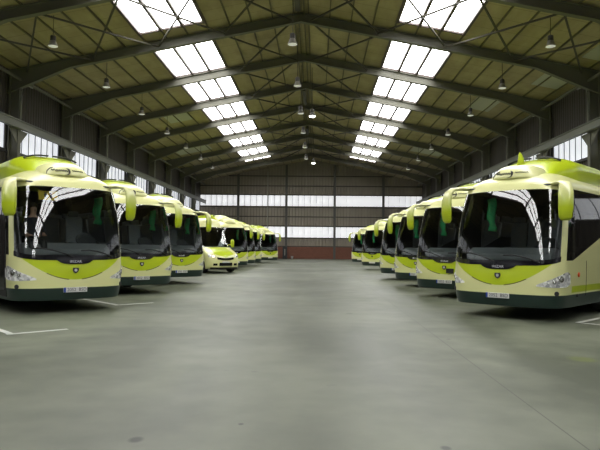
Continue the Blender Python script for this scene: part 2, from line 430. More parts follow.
# pale replacement sheets in the roof
for x0, y0, x1, y1 in ((13.4, 31.6, 14.9, 34.2), (14.0, 25.0, 15.2, 29.0), (-11.2, 44.6, -9.4, 47.5), (-13.6, 57.5, -10.2, 61.0), (10.6, 57.5, 13.6, 61.0), (11.5, 38.0, 13.0, 41.5)):
    bm = bmesh.new(); prism(bm, [(x0, zroof(x0)-.03), (x1, zroof(x1)-.03), (x1, zroof(x1)-.005), (x0, zroof(x0)-.005)], y0, y1); trim(bm, M['patch'])

# ------------------------------------------------------------------ conduits on the columns
index = 0
for s, side in ((-1, 'left'), (1, 'right')):
    for k, y in enumerate([f for f in FR if 23 < f < 60]):
        bm = bmesh.new()
        sweep(bm, [(s*14.83, y+1.2, 10.16), (s*14.81, y+.3, 10.14), (s*14.80, y+.08, 9.9), (s*14.79, y-.05, 9.2), (s*14.79, y-.05, 8.06)], [.045]*5, 8)
        o = finish('conduit', bm, M['pipe'], smooth=True)
        num = ['nearest', 'second', 'third', 'fourth', 'fifth', 'sixth'][k]
        tag(o, 'thin pale pipe bent down the head of the %s steel column on the %s side' % (num, side), 'pipe', 'pale pipes on the column heads')
bm = bmesh.new(); sweep(bm, [(-6.0, YB-.19, 0), (-6.0, YB-.19, 12.2)], [.05, .05], 8)
tag(finish('conduit', bm, M['pipe']), 'thin pale vertical pipe running up the back wall left of the middle bay', 'pipe')

# ------------------------------------------------------------------ lamps
def make_lamp(lit=False, rod=1.3):
    root = empty('pendant_lamp')
    bm = bmesh.new(); sweep(bm, [(0,0,.48), (0,0,.5+rod)], [.014, .014], 6); finish('rod', bm, M['rod'], root)
    bm = bmesh.new(); lathe(bm, [(.03,.50),(.10,.48),(.12,.44),(.12,.27),(.14,.25)][::-1]); finish('ballast_housing', bm, M['lampcap'], root, True)
    bm = bmesh.new(); lathe(bm, [(.22,0),(.205,.03),(.17,.12),(.135,.21),(.12,.26)]); finish('shade', bm, M['shade'], root, True)
    bm = bmesh.new(); lathe(bm, [(.05,-.07 if lit else -.035),(.15,-.05 if lit else -.025),(.20,-.005),(.21,.002)]); finish('glass_cover', bm, M['litglass' if lit else 'lampglass'], root, True)
    return root
ordn = ['nearest', 'second', 'third', 'fourth', 'fifth', 'sixth', 'seventh', 'eighth']
protoL = make_lamp(); protoC = make_lamp(rod=2.75); protoM = make_lamp(True, 2.75)
index_kids(); used = set()
def put_lamp(p, x, y, z, label):
    o = p if p.name not in used else copy_tree(p); used.add(p.name)
    o.location = (x, y, z); tag(o, label, 'lamp', 'bell lamps hanging from the roof')
for k in range(7):
    y = 25.3 + 6.6*k
    for s, nm in ((-1, 'left'), (1, 'right')):
        put_lamp(protoL, s*(10.9 if s < 0 else 11.0), y, 10.36, 'bell-shaped hanging lamp, %s from the camera in the row over the %s-hand coaches' % (ordn[k], nm))
    if k not in (6,):
        put_lamp(protoC, -.22, y, 10.45, 'unlit bell lamp on a long rod, %s from the camera under the roof ridge' % ordn[k])
put_lamp(protoM, .55, 38.2, 10.2, 'lit bright bell lamp just right of the ridge row, the nearer of the two lit')
put_lamp(protoM, .50, 60.5, 10.35, 'lit bright bell lamp near the back wall, the farther of the two lit')

# ------------------------------------------------------------------ shell (vehicle body) machinery
def catmull(tab):
    def f(z):
        if z <= tab[0][0]: return tab[0][1]
        if z >= tab[-1][0]: return tab[-1][1]
        for i in range(len(tab)-1):
            if tab[i][0] <= z <= tab[i+1][0]: break
        x0, y0 = tab[i]; x1, y1 = tab[i+1]; h = x1-x0; t = (z-x0)/h
        def sl(j):
            if j <= 0: return (tab[1][1]-tab[0][1])/(tab[1][0]-tab[0][0])
            if j >= len(tab)-1: return (tab[-1][1]-tab[-2][1])/(tab[-1][0]-tab[-2][0])
            return (tab[j+1][1]-tab[j-1][1])/(tab[j+1][0]-tab[j-1][0])
        m0, m1 = sl(i)*h, sl(i+1)*h
        return (2*t**3-3*t*t+1)*y0 + (t**3-2*t*t+t)*m0 + (-2*t**3+3*t*t)*y1 + (t**3-t*t)*m1
    return f
class Shell:
    def __init__(s, L, W, Y0, D, n, arches, za, RA, gf, gs, zb, zt, front_deg, side_deg, rows_low, rows_top, glass_end, top_z):
        s.L, s.W, s.Y0, s.D, s.n, s.arches, s.za, s.RA = L, W, Y0, D, n, arches, za, RA
        s.zb, s.zt, s.fd, s.sd = zb, zt, front_deg, side_deg
        s.rl, s.rt, s.ge, s.top = rows_low, rows_top, glass_end, top_z
    def front(s, phi, z, off=0):
        w = s.W(z); y0 = s.Y0(z); c = max(0, math.cos(phi)); e = 2/s.n
        x = w*math.copysign(abs(math.sin(phi))**e, phi); y = y0 + s.D*(1-c**e)
        if off:
            nx = abs(x/w)**(s.n-1)/w if w > 0 else 0; ny = (c**e)**(s.n-1)/s.D
            l = math.hypot(nx, ny) or 1; x += math.copysign(nx/l*off, phi); y -= ny/l*off
        return Vector((x, y, z))
    def at(s, x, z, off=0):
        w = s.W(z); t = min(1, abs(x)/w); phi = math.asin(min(1, t**(s.n/2)))
        return s.front(math.copysign(phi, x), z, off)
    def P(s, c, z):
        k = c[0]; w = s.W(z)
        if k == 'f': return s.front(c[1], z)
        if k == 's':
            ya = s.Y0(z)+s.D; yb = s.L-.3
            return Vector((c[1]*w, min(max(c[2], ya), yb), z))
        t = c[1]; return Vector((w*math.copysign(abs(math.sin(t))**.5, t), s.L-.3+.3*(max(0, math.cos(t))**.5), z))
    def cols(s):
        ph = [R(a) for a in sorted(set(list(range(-90, 91, 5)) + [s.fd, -s.fd, s.sd, -s.sd]))]
        ys = [s.D+.1*k for k in range(1, 7)]
        y = ys[-1]
        while y < s.L-.5:
            step = .1 if any(abs(y-a) < s.RA+.25 for a in s.arches) else .45
            y += step; ys.append(min(y, s.L-.35))
        A = [('s', -1, y) for y in reversed(ys)]
        F = [('f', p) for p in ph]; B = [('s', 1, y) for y in ys]
        RR = [('r', R(a)) for a in (90, 75, 60, 40, 20, 0, -20, -40, -60, -75, -90)]
        return A + F + B + RR
    def build(s, root, paint, skirtmat, n_skirt, glassmats, names):
        C = s.cols(); N = len(C)
        NG = 10
        grid = []
        for c in C:
            xf = math.degrees(abs(c[1])) if c[0] == 'f' else 90
            yy = c[2] if c[0] == 's' else (s.P(c, 1.5).y if c[0] == 'f' else s.L)
            zb, zt = s.zb(c, xf, yy), s.zt(c, xf, yy)
            zs = list(s.rl) + [zb + (zt-zb)*k/NG for k in range(NG+1)] + list(s.rt)
            if c[0] == 's':
                for a in s.arches:
                    d = abs(c[2]-a)
                    if d < s.RA:
                        h = s.za + math.sqrt(s.RA**2-d*d); zs = [max(z, h) for z in zs]
            grid.append([s.P(c, z) for z in zs])
        nr = len(grid[0]); g0 = len(s.rl); g1 = g0+NG
        bms = {k: bmesh.new() for k in ('body', 'skirt', 'wind', 'sideL', 'sideR')}
        vm = {k: {} for k in bms}
        def V(k, i, r):
            q = grid[i][r]; key = (round(q.x, 5), round(q.y, 5), round(q.z, 5))
            if key not in vm[k]: vm[k][key] = bms[k].verts.new(q)
            return vm[k][key]
        for i in range(N):
            j = (i+1) % N; a, b = C[i], C[j]
            def deg(c): return math.degrees(abs(c[1])) if c[0] == 'f' else (90 if c[0] == 's' else 180)
            for r in range(nr-1):
                k = 'body'
                if r < n_skirt: k = 'skirt'
                if g0 <= r < g1:
                    if a[0] == 'f' and b[0] == 'f' and deg(a) <= s.fd+.1 and deg(b) <= s.fd+.1: k = 'wind'
                    elif a[0] in 'fs' and b[0] in 'fs' and deg(a) >= s.sd-.1 and deg(b) >= s.sd-.1 and max(grid[i][r].y, grid[j][r].y) < s.ge:
                        k = 'sideL' if grid[i][r].x < 0 else 'sideR'
                vs = []
                for v in (V(k, i, r), V(k, j, r), V(k, j, r+1), V(k, i, r+1)):
                    if v not in vs: vs.append(v)
                if len(vs) >= 3:
                    try: bms[k].faces.new(vs)
                    except ValueError: pass
        # close the roof line
        out = {}
        out['body'] = finish(names[0], bms['body'], paint, root, 'raw')
        out['skirt'] = finish(names[1], bms['skirt'], skirtmat, root, 'raw')
        out['wind'] = finish('windscreen', bms['wind'], glassmats[0], root, 'raw')
        finish('side_glass', bms['sideL'], glassmats[1], root, 'raw'); finish('side_glass', bms['sideR'], glassmats[1], root, 'raw')
        return out
    def patch(s, root, name, mat, x0, x1, zlo, zhi, off, nx=16, nz=4, thick=True, useang=False):
        bm = bmesh.new(); G = []; H = []
        for i in range(nx+1):
            u = x0+(x1-x0)*i/nx; a, b = zlo(u), zhi(u)
            f = (lambda q, z, o: s.front(R(q), z, o)) if useang else s.at
            G.append([bm.verts.new(f(u, a+(b-a)*j/nz, off)) for j in range(nz+1)])
            H.append([bm.verts.new(f(u, a+(b-a)*j/nz, -.02)) for j in range(nz+1)])
        for i in range(nx):
            for j in range(nz): bm.faces.new((G[i][j], G[i+1][j], G[i+1][j+1], G[i][j+1]))
            bm.faces.new((H[i][0], H[i+1][0], G[i+1][0], G[i][0])); bm.faces.new((G[i][nz], G[i+1][nz], H[i+1][nz], H[i][nz]))
        for i in (0, nx):
            for j in range(nz): bm.faces.new((G[i][j], G[i][j+1], H[i][j+1], H[i][j]))
        return finish(name, bm, mat, root, False)
def text_mesh(txt, size, shear=0):
    cu = bpy.data.curves.new('t', 'FONT'); cu.body = txt; cu.size = size; cu.align_x = 'CENTER'; cu.align_y = 'CENTER'; cu.shear = shear; cu.resolution_u = 3; cu.extrude = 0.0
    o = bpy.data.objects.new('t', cu); bpy.context.scene.collection.objects.link(o)
    bpy.context.view_layer.update(); dg = bpy.context.evaluated_depsgraph_get()
    me = bpy.data.meshes.new_from_object(o.evaluated_get(dg)); bpy.data.objects.remove(o)
    return me
def text_on(shell, root, name, txt, size, x, z, mat, off, shear=0, sx=1):
    me = text_mesh(txt, size, shear)
    for v in me.vertices: v.co = shell.at(x+v.co.x*sx, z+v.co.y, off)
    me.materials.append(mat); me.name = name
    o = bpy.data.objects.new(name, me); col.objects.link(o); o.parent = root; return o

# ------------------------------------------------------------------ the coach
cW = catmull([(.2,1.21),(.5,1.25),(.9,1.272),(1.6,1.275),(2.3,1.25),(2.82,1.19),(2.98,1.13),(3.12,1.00),(3.22,.84),(3.31,.62),(3.38,.36),(3.42,.0)])
cY = catmull([(.2,.10),(.35,.03),(.55,0),(.9,0),(1.2,.03),(1.6,.105),(2.0,.19),(2.4,.29),(2.82,.41),(2.98,.50),(3.12,.70),(3.22,.92),(3.31,1.25),(3.38,1.8),(3.42,2.3)])
def czb(c, d, y):
    if c[0] == 'f' and d <= 72: return 1.19 + .10*(d/65)**3
    if c[0] == 'r': return 1.85
    if c[0] == 'f': return 1.29
    return 1.29 + .56*min(1, max(0, (y-.9)/2.0))
def czt(c, d, y):
    if c[0] == 'f' and d <= 72: return 2.84 - .05*(d/65)**3
    return 2.86
COACH_L = 11.6
coach = Shell(COACH_L, cW, cY, .80, 3.3, (3.5, 8.6), .5, .6, None, None, czb, czt, 65, 79, [.29, .40, .56, .75, 1.0], [2.92, 3.0, 3.08, 3.15, 3.22, 3.28, 3.33, 3.38, 3.42], COACH_L-.6, 3.42)
def wheel(root, x, y, r=.5, w=.28):
    s = 1 if x > 0 else -1
    bm = bmesh.new(); lathe(bm, [(r*.62,-w/2),(r*.95,-w/2),(r,-w/2+.04),(r,w/2-.04),(r*.95,w/2),(r*.62,w/2)], (x, y, r), 28, 'x'); t = finish('wheel', bm, M['tyre'], root)
    bm = bmesh.new()
    lathe(bm, [(r*.30,.03),(r*.30,.06),(r*.34,.06),(r*.45,.0),(r*.6,.02),(r*.63,.06)] if s > 0 else [(r*.63,-.06),(r*.6,-.02),(r*.45,0),(r*.34,-.06),(r*.30,-.06),(r*.30,-.03)], (x+s*(w/2-.05), y, r), 28, 'x')
    finish('rim', bm, M['rim'], t)
def make_coach():
    root = empty('coach')
    coach.build(root, M['paint'], M['skirt'], 2, (M['screen'], M['tint']), ('body', 'skirt'))
    # chassis and interior
    bm = bmesh.new(); box(bm, -.85, .85, .9, COACH_L-.5, .38, .95); finish('chassis', bm, M['rubber'], root)
    bm = bmesh.new(); box(bm, -1.12, 1.12, .75, COACH_L-.5, 1.0, 1.05); finish('interior_floor', bm, M['dark'], root)
    bm = bmesh.new()
    prism(bm, [(.55, 1.20), (.45, 1.30), (.48, 1.42), (.75, 1.56), (1.0, 1.52), (1.02, 1.2)], -.98, .98, 'x'); d = finish('dashboard', bm, M['dash'], root, bevel=.03)
    bm = bmesh.new(); lathe(bm, [(.20,0),(.235,-.012),(.25,0.012),(.235,.03),(.20,.02)], (0,0,0), 24); 
    bmesh.ops.transform(bm, matrix=Matrix.Translation((.62, 1.12, 1.62)) @ Matrix.Rotation(R(50), 4, 'X'), verts=bm.verts)
    finish('steering_wheel', bm, M['dark'], root)
    # seats: passenger rows and the driver's seat
    def seat_bm():
        bm = bmesh.new(); box(bm, -.22, .22, 0, .45, .40, .54); 
        prism(bm, [(.40, .50), (.54, .50), (.66, 1.18), (.54, 1.2)], -.22, .22, 'x'); box(bm, -.13, .13, .56, .66, 1.2, 1.34); box(bm, -.18, .18, .1, .4, 0, .4); return bm
    s0 = finish('seat', seat_bm(), M['seat'], root, bevel=.03); s0.location = (.62, 1.45, 1.05)
    for row in range(4):
        for x in (-.88, -.42, .42, .88):
            c = s0.copy(); col.objects.link(c); c.location = (x, 2.7+.85*row, 1.05)
    # green curtains hanging behind the windscreen corners
    for sx, zz, in ((-.60, 1.95), (.98, 2.05)):
        bm = bmesh.new(); n = 10; A = []; B = []
        pts = []
        for k in range(n+1):
            z = 2.72 - (2.72-zz)*k/n; ww = .13 + .03*math.sin(k*1.1) - (.04 if k > 7 else 0)
            pts.append((sx+.02*math.sin(k*.9), .98+.02*k/n + (.35 if sx > 0 else 0), z))
        sweep(bm, pts, [(.11 if k not in (7, 8) else .07, .05) for k in range(n+1)], 10, (1,0,0)); finish('curtain', bm, M['green'], root, True)
    # black cowl strip under the screen and the name panel
    coach.patch(root, 'cowl', M['black'], -64, 64, lambda d: czb('f', abs(d), 0)-.015, lambda d: czb('f', abs(d), 0)+.09, .006, 30, 2, useang=True)
    g = coach.patch(root, 'name_panel', M['black'], -.40, .40, lambda u: 1.085 + .09*abs(u/.40)**4, lambda u: 1.20, .012, 20, 2)
    t = text_on(coach, root, 'lettering', 'IRIZAR', .078, 0, 1.142, M['silver'], .017, sx=1.15); t['label'] = 'silver maker lettering'
    # shield badge
    bm = bmesh.new()
    prism(bm, [(-.065, 1.005), (.065, 1.005), (.07, .95), (.045, .905), (0, .875), (-.045, .905), (-.07, .95)], -.014, 0); finish('badge', bm, M['text'], root, bevel=.004)
    bm = bmesh.new(); lathe(bm, [(.0, -.019), (.03, -.019), (.034, -.013)], (0, 0, .95), 14, 'y'); finish('badge_boss', bm, M['silver'], root)
    # number plate
    bm = bmesh.new(); box(bm, -.26, .26, -.03, 0, .46, .57); p = finish('number_plate', bm, M['plate'], root, bevel=.004)
    bm = bmesh.new(); box(bm, -.258, -.215, -.033, -.029, .462, .568); finish('plate_band', bm, M['blue'], p)
    for tx, xo in (('2052', -.09), ('BSD', .155)):
        me = text_mesh(tx, .105)
        for v in me.vertices: v.co = Vector((xo+v.co.x*.95, -.033, .515+v.co.y))
        me.materials.append(M['text']); o = bpy.data.objects.new('plate_lettering', me); col.objects.link(o); o.parent = p
    # headlights
    for s in (-1, 1):
        def lo(d): f = (d-29)/(88-29); return .745 - .02*math.sin(f*3.1) + (.05*max(0, (f-.8)/.2)**2)
        def hi(d): f = (d-29)/(88-29); return .775 + .31*f**.85 - (.10*max(0, (f-.85)/.15)**2)
        sg = s
        if s > 0:
            h = coach.patch(root, 'headlight', M['facet'], 29, 88, lo, hi, .008, 18, 4, useang=True)
        else:
            h = coach.patch(root, 'headlight', M['facet'], -88, -29, lambda d: lo(-d), lambda d: hi(-d), .008, 18, 4, useang=True)
        for dd, zz, rr in ((68, .90, .07), (55, .84, .045)):
            c = coach.front(R(s*dd), zz, .004); nrm = (coach.front(R(s*dd), zz, .1)-c).normalized()
            bm = bmesh.new(); lathe(bm, [(rr, 0), (rr, .012), (rr*.8, .016), (rr*.55, .004), (rr*.3, .012), (rr*.1, .018)], (0,0,0), 16)
            q = Vector((0,0,1)).rotation_difference(nrm).to_matrix().to_4x4()
            bmesh.ops.transform(bm, matrix=Matrix.Translation(c) @ q, verts=bm.verts)
            finish('lamp_reflector', bm, M['chrome'] if dd in (66, 77) else M['dark'] if dd == 52 else M['chrome'], h, True)
        # fog lamp on the skirt edge
        c = coach.front(R(s*60), .60, .0); nrm = (coach.front(R(s*60), .60, .1)-c).normalized()
        bm = bmesh.new(); lathe(bm, [(.05, 0), (.05, .02), (.035, .028), (.02, .02)], (0,0,0), 14)
        bmesh.ops.transform(bm, matrix=Matrix.Translation(c) @ Vector((0,0,1)).rotation_difference(nrm).to_matrix().to_4x4(), verts=bm.verts); finish('fog_lamp', bm, M['dark'], root, True)
        # mirrors on rabbit-ear arms
        pts = [(s*.84, .86, 2.93), (s*1.02, .74, 2.95), (s*1.19, .55, 2.96), (s*1.30, .37, 2.93), (s*1.35, .28, 2.84), (s*1.37, .24, 2.71), (s*1.375, .22, 2.55), (s*1.37, .22, 2.36), (s*1.36, .23, 2.20), (s*1.355, .24, 2.13)]
        rd = [(.03,.24), (.035,.18), (.04,.13), (.045,.11), (.055,.13), (.06,.15), (.07,.15), (.07,.145), (.06,.13), (.03,.09)]
        bm = bmesh.new(); sweep(bm, pts, rd, 16, (0, -.35, 1) if False else None)
        bm.free(); bm = bmesh.new(); seg = 16; rings = []
        for i, p in enumerate(pts):
            p = Vector(p); d = (Vector(pts[min(i+1, 9)])-Vector(pts[max(i-1, 0)])).normalized()
            side = Vector((s*.92, .38, 0)); a = (side - d*side.dot(d)).normalized(); b = d.cross(a)
            if i < 3: a = Vector((s*.7, .7, 0)); a = (a-d*a.dot(d)).normalized(); b = d.cross(a)
            ra, rb = rd[i][1], rd[i][0]
            rings.append([bm.verts.new(p+a*ra*math.copysign(abs(math.cos(t))**.7, math.cos(t))+b*rb*math.copysign(abs(math.sin(t))**.7, math.sin(t))) for t in (2*math.pi*k/seg for k in range(seg))])
        for r_, q_ in zip(rings, rings[1:]):
            for k in range(seg): bm.faces.new((r_[k], r_[(k+1) % seg], q_[(k+1) % seg], q_[k]))
        bm.faces.new(rings[0][::-1]); bm.faces.new(rings[-1])
        mr = finish('wing_mirror', bm, M['mirror'], root, True)
        bm = bmesh.new(); bar(bm, (s*1.365, .295, 2.28), (s*1.365, .295, 2.60), .17, .02); finish('mirror_glass', bm, M['chrome'], mr)
        # slot vent at the roof corner
        c = coach.at(s*.86, 2.93, .004); bm = bmesh.new(); lathe(bm, [(.06, 0), (.06, .01), (.04, .014)], (0,0,0), 14)
        bmesh.ops.transform(bm, matrix=Matrix.Translation(c) @ Matrix.Rotation(R(70), 4, 'X') @ Matrix.Diagonal((1.6, .35, 1, 1)), verts=bm.verts); finish('marker_slot', bm, M['dark'], root)
        # wipers
        bm = bmesh.new(); a0 = coach.at(s*.18, 1.24, .04); 
        pr = [coach.at(s*(.88-.76*t), 1.24+.16*math.sin(t*1.9), .045) for t in (0, .25, .5, .75, 1)] if s > 0 else [coach.at(s*(.05+.85*t), 1.24+.20*math.sin(t*1.7), .05) for t in (0, .25, .5, .75, 1)]
        sweep(bm, pr, [.014]*5, 6); finish('wiper', bm, M['rubber'], root)
    # curved sign pod on the brow, brushed script with a crescent
    bm = bmesh.new(); nx, nz = 28, 12; fr = []
    def pod(u, v):                             # u,v in [-1,1]
        x = .60*math.copysign(abs(u)**.85, u)
        r = max(0, 1-abs(u)**3.2); 
        z0 = 3.14 - .02*u*u; z1 = 3.14 + .33*r**.55
        z = z0 + (z1-z0)*(v+1)/2
        t = (v+1)/2
        y = .66 + .22*u*u + .30*t**2.2
        return Vector((x, y, z))
    Gp = [[bm.verts.new(pod(-1+2*i/nx, -1+2*j/nz)) for j in range(nz+1)] for i in range(nx+1)]
    Bp = [[bm.verts.new(Vector((g[-1].co.x, 1.7, min(g[-1].co.z, 3.46)))), bm.verts.new(Vector((g[0].co.x, 1.7, 3.05)))] for g in Gp]
    for i in range(nx):
        for j in range(nz): bm.faces.new((Gp[i][j], Gp[i+1][j], Gp[i+1][j+1], Gp[i][j+1]))
        bm.faces.new((Gp[i][-1], Gp[i+1][-1], Bp[i+1][0], Bp[i][0])); bm.faces.new((Gp[i+1][0], Gp[i][0], Bp[i][1], Bp[i+1][1]))
    sp = finish('destination_pod', bm, M['cream'], root, True)
    bm = bmesh.new()
    def podp(x, z, off=.012):
        u = math.copysign((abs(x)/.60)**(1/.85), x); r = max(0, 1-abs(u)**3.2); z0 = 3.14-.02*u*u; z1 = 3.14+.33*r**.55
        t = (z-z0)/(z1-z0); return Vector((x, +.66+.22*u*u+.30*max(0, t)**2.2-off, z))
    def stroke(pts, r):
        sweep(bm, [podp(x, z) for x, z in pts], [r if not isinstance(r, list) else r[i] for i in range(len(pts))] if not isinstance(r, list) else r, 6)
    stroke([(-.46, 3.16), (-.44, 3.24), (-.38, 3.30), (-.31, 3.33)], [.006, .012, .012, .008])
    x = -.36; zc = 3.255
    sq = []
    for k in range(26): sq.append((-.36+.0155*k, zc+.026*math.sin(k*1.9)+(.02 if k in (3, 4) else 0)))
    stroke(sq, [.010+.005*math.sin(k*2.3) for k in range(26)])
    sq = [(.10+.016*k, 3.27+.016*math.sin(k*2.1)) for k in range(18)]; stroke(sq, [.008]*18)
    cr = [(.0+.10*math.cos(a)-.06, 3.24+.085*math.sin(a)) for a in [R(70-14*k) for k in range(13)]]
    stroke(cr, [.004, .010, .017, .022, .024, .022, .018, .014, .011, .009, .007, .005, .004])
    finish('script_lettering', bm, M['text'], sp)
    # roof fairing with dark air slots
    bm = bmesh.new(); ny, na = 26, 20; rings = []
    for i in range(ny+1):
        t = i/ny; y = 1.15 + 4.6*t
        hh = 3.18 + .60*min(1, math.sin(min(1, t/.30)*math.pi/2)**.8)*(1 if t < .7 else math.cos((t-.7)/.3*math.pi/2)**.6 if t < .999 else 0)
        ww = .62 + .33*min(1, t/.25)
        rings.append([bm.verts.new((ww*math.copysign(abs(math.cos(a))**.6, math.cos(a)), y, 3.16+(hh-3.16)*abs(math.sin(a))**.7)) for a in (math.pi*k/na for k in range(na+1))])
    for r_, q_ in zip(rings, rings[1:]):
        for k in range(na): bm.faces.new((r_[k], r_[k+1], q_[k+1], q_[k]))
    bm.faces.new(rings[0]); bm.faces.new(rings[-1][::-1])
    rfm = finish('roof_fairing', bm, M['lime'], root, True)
    for s in (-1, 1):
        bm = bmesh.new(); n = 12
        pts = [(s*(.06+.58*k/n), 2.0-.0*k, 3.755-.10*(k/n)**3) for k in range(n+1)]; sweep(bm, pts, [(.022, .05)]*(n+1), 8); finish('air_slot', bm, M['rubber'], rfm)
    # passenger door with glass on the bus's right, hatch seams on its left
    def side_panel(name, mat, sx, y0, y1, z0, z1, off, parent=root):
        bm = bmesh.new(); nz = 12; fr = []
        for j in range(nz+1):
            z = z0+(z1-z0)*j/nz; w = cW(z)+off; ya = max(y0, cY(z)+.9*.74)
            fr.append([bm.verts.new((sx*w, ya, z)), bm.verts.new((sx*w, y1, z)), bm.verts.new((sx*(w-.03), y1, z)), bm.verts.new((sx*(w-.03), ya, z))])
        for p_, q_ in zip(fr, fr[1:]):
            for k in range(4): bm.faces.new((p_[k], p_[(k+1) % 4], q_[(k+1) % 4], q_[k]))
        bm.faces.new(fr[0][::-1]); bm.faces.new(fr[-1]); return finish(name, bm, mat, parent)
    dr = side_panel('door', M['rubber'], -1, .72, 1.75, .36, 2.86, .010)
    side_panel('door_glass', M['black'], -1, .80, 1.20, .50, 2.75, .018, dr); side_panel('door_glass', M['black'], -1, 1.26, 1.68, .50, 2.75, .018, dr)
    bm = bmesh.new(); bar(bm, (-1.30, 1.23, .9), (-1.30, 1.23, 1.6), .02); finish('door_handle', bm, M['chrome'], dr)
    for y in (1.75, 4.4, 6.0, 7.6):
        side_panel('hatch_seam', M['rubber'], 1, y, y+.015, .5, 1.28, .003)
    for y, z in ((1.25, .98), (4.9, .55), (6.8, .55)):
        bm = bmesh.new(); lathe(bm, [(.055, 0), (.055, .02), (.03, .028)], (1.268, y, z), 12, 'x'); finish('side_marker', bm, M['orange'], root)
    bm = bmesh.new(); lathe(bm, [(.035, 0), (.035, .02), (.02, .028)], (1.25, 1.2, .53), 12, 'x'); finish('side_marker', bm, M['dark'], root)
    for x in (-1.08, 1.08):
        for y in (3.5, 8.6): wheel(root, x, y)
    return root
proto_coach = make_coach()

def coach_spot(xc, z, side):
    """xc, z: inner front corner (camera frame) -> location, rotation"""
    s = 1 if side == 'right' else -1
    k = math.sqrt(.5)
    mx, my = xc + s*1.27*k, z - 1.27*k          # middle of the corner line
    a = R(42); return (mx - s*.27*math.sin(a) + CX, my - .27*math.cos(a), 0), -s*a
# one-off additions need their own parents, so index the plain coach first
index_kids()
spots = [
 ('right', 3.24, 14.0, 'lime and cream coach nearest the camera on the right, showing its side window'),
 ('right', 3.21, 19.2, 'lime and cream coach second in the right row, small dark plate on its nose'),
 ('right', 3.17, 24.2, 'lime and cream coach third in the right row, mostly hidden by the second coach'),
 ('right', 3.17, 29.8, 'lime and cream coach fourth in the right row, just before the wide gap'),
 ('right', 3.25, 43.0, 'lime and cream coach fifth in the right row, just beyond the wide gap'),
 ('right', 3.20, 54.5, 'lime and cream coach farthest away in the right row near the back wall'),
 ('left', -4.70, 14.1, 'lime and cream coach nearest the camera on the left, yellow sign behind its windscreen'),
 ('left', -4.74, 19.2, 'lime and cream coach second in the left row, behind the nearest left coach'),
 ('left', -4.68, 24.3, 'lime and cream coach third in the left row, directly before the minibus'),
 ('left', -4.70, 40.3, 'lime and cream coach directly behind the minibus in the left row'),
 ('left', -4.70, 45.2, 'lime and cream coach second beyond the minibus in the left row'),
 ('left', -4.70, 50.0, 'lime and cream coach third beyond the minibus, only a sliver showing'),
 ('left', -3.85, 58.5, 'small looking lime and cream coach farthest away on the left near the back wall'),
]
SKIPFAR = ('seat', 'steering_wheel', 'hatch_seam', 'side_marker', 'fog_lamp', 'plate_band', 'plate_lettering', 'lamp_reflector', 'badge_boss', 'marker_slot', 'script_lettering')
coaches = []
for i, (side, xc, z, lab) in enumerate(spots):
    far = z > 30
    o = proto_coach if i == 0 else copy_tree(proto_coach, None, SKIPFAR if far else ())
    loc, rz = coach_spot(xc, z, side); o.location = loc; o.rotation_euler = (0, 0, rz)
    tag(o, lab, 'coach', 'lime and cream coaches parked at an angle along the hall'); coaches.append(o)
# extras on single coaches
bm = bmesh.new(); sweep(bm, [(-.10, 1.50, 3.55), (-.10, 1.48, 3.70), (-.10, 1.45, 3.79), (-.10, 1.43, 3.84)], [(.05, .09), (.045, .07), (.03, .045), (.01, .015)], 10)
fin = finish('roof_fin', bm, M['lime'], coaches[0], True)
bm = bmesh.new(); a = coach.at(.16, .80, .015)
box(bm, .08, .32, a.y-.02, a.y+.03, .78, .92); finish('dark_plate', bm, M['rubber'], coaches[1])
sg = empty('yellow_sign')
bm = bmesh.new(); box(bm, -.21, .21, -.006, .006, -.11, .11); finish('sign_board', bm, M['yellow'], sg)
bm = bmesh.new()
for x, h in ((-.06, .0), (.06, -.01)):
    lathe(bm, [(.02, -.011), (.02, -.0065)], (x, 0, .055+h), 10, 'y'); prism(bm, [(x-.035, .03+h), (x+.035, .03+h), (x+.02, -.03+h), (x+.03, -.08), (x+.008, -.08), (x, -.04+h), (x-.008, -.08), (x-.03, -.08), (x-.02, -.03+h)], -.011, -.0065)
finish('pictogram', bm, M['text'], sg)
mw = lambda o, v: (Matrix.Translation(o.location) @ Matrix.Rotation(o.rotation_euler.z, 4, 'Z')) @ Vector(v)
sg.location = mw(coaches[6], (-.46, .60, 2.64)); sg.rotation_euler = (R(-14), 0, coaches[6].rotation_euler.z)
tag(sg, 'yellow rectangular sign with two black figures behind the windscreen of the nearest left coach', 'sign')

# ------------------------------------------------------------------ minibus
vW = catmull([(.2,.96),(.5,1.0),(1.0,1.0),(1.5,.99),(2.2,.97),(2.65,.92),(2.85,.88),(3.0,.78),(3.08,.6),(3.12,.3),(3.13,0)])
vY = catmull([(.2,.08),(.45,0),(.8,.02),(.98,.10),(1.12,.28),(1.25,.55),(1.38,.88),(1.5,1.05),(1.9,1.32),(2.3,1.60),(2.6,1.82),(2.8,1.88),(2.95,1.98),(3.05,2.15),(3.12,2.5),(3.13,2.7)])
def vzb(c, d, y):
    if c[0] == 'f' and d <= 70: return 1.42
    return 1.45
def vzt(c, d, y):
    if c[0] == 'f' and d <= 70: return 2.58 - .06*(d/62)**3
    return 2.45
minib = Shell(7.0, vW, vY, .5, 2.8, (.95, 5.0), .36, .42, None, None, vzb, vzt, 62, 85, [.24, .36, .6, .8, .95, 1.08, 1.2, 1.32], [2.66, 2.8, 2.9, 2.98, 3.04, 3.09, 3.12, 3.13], 6.4, 3.13)
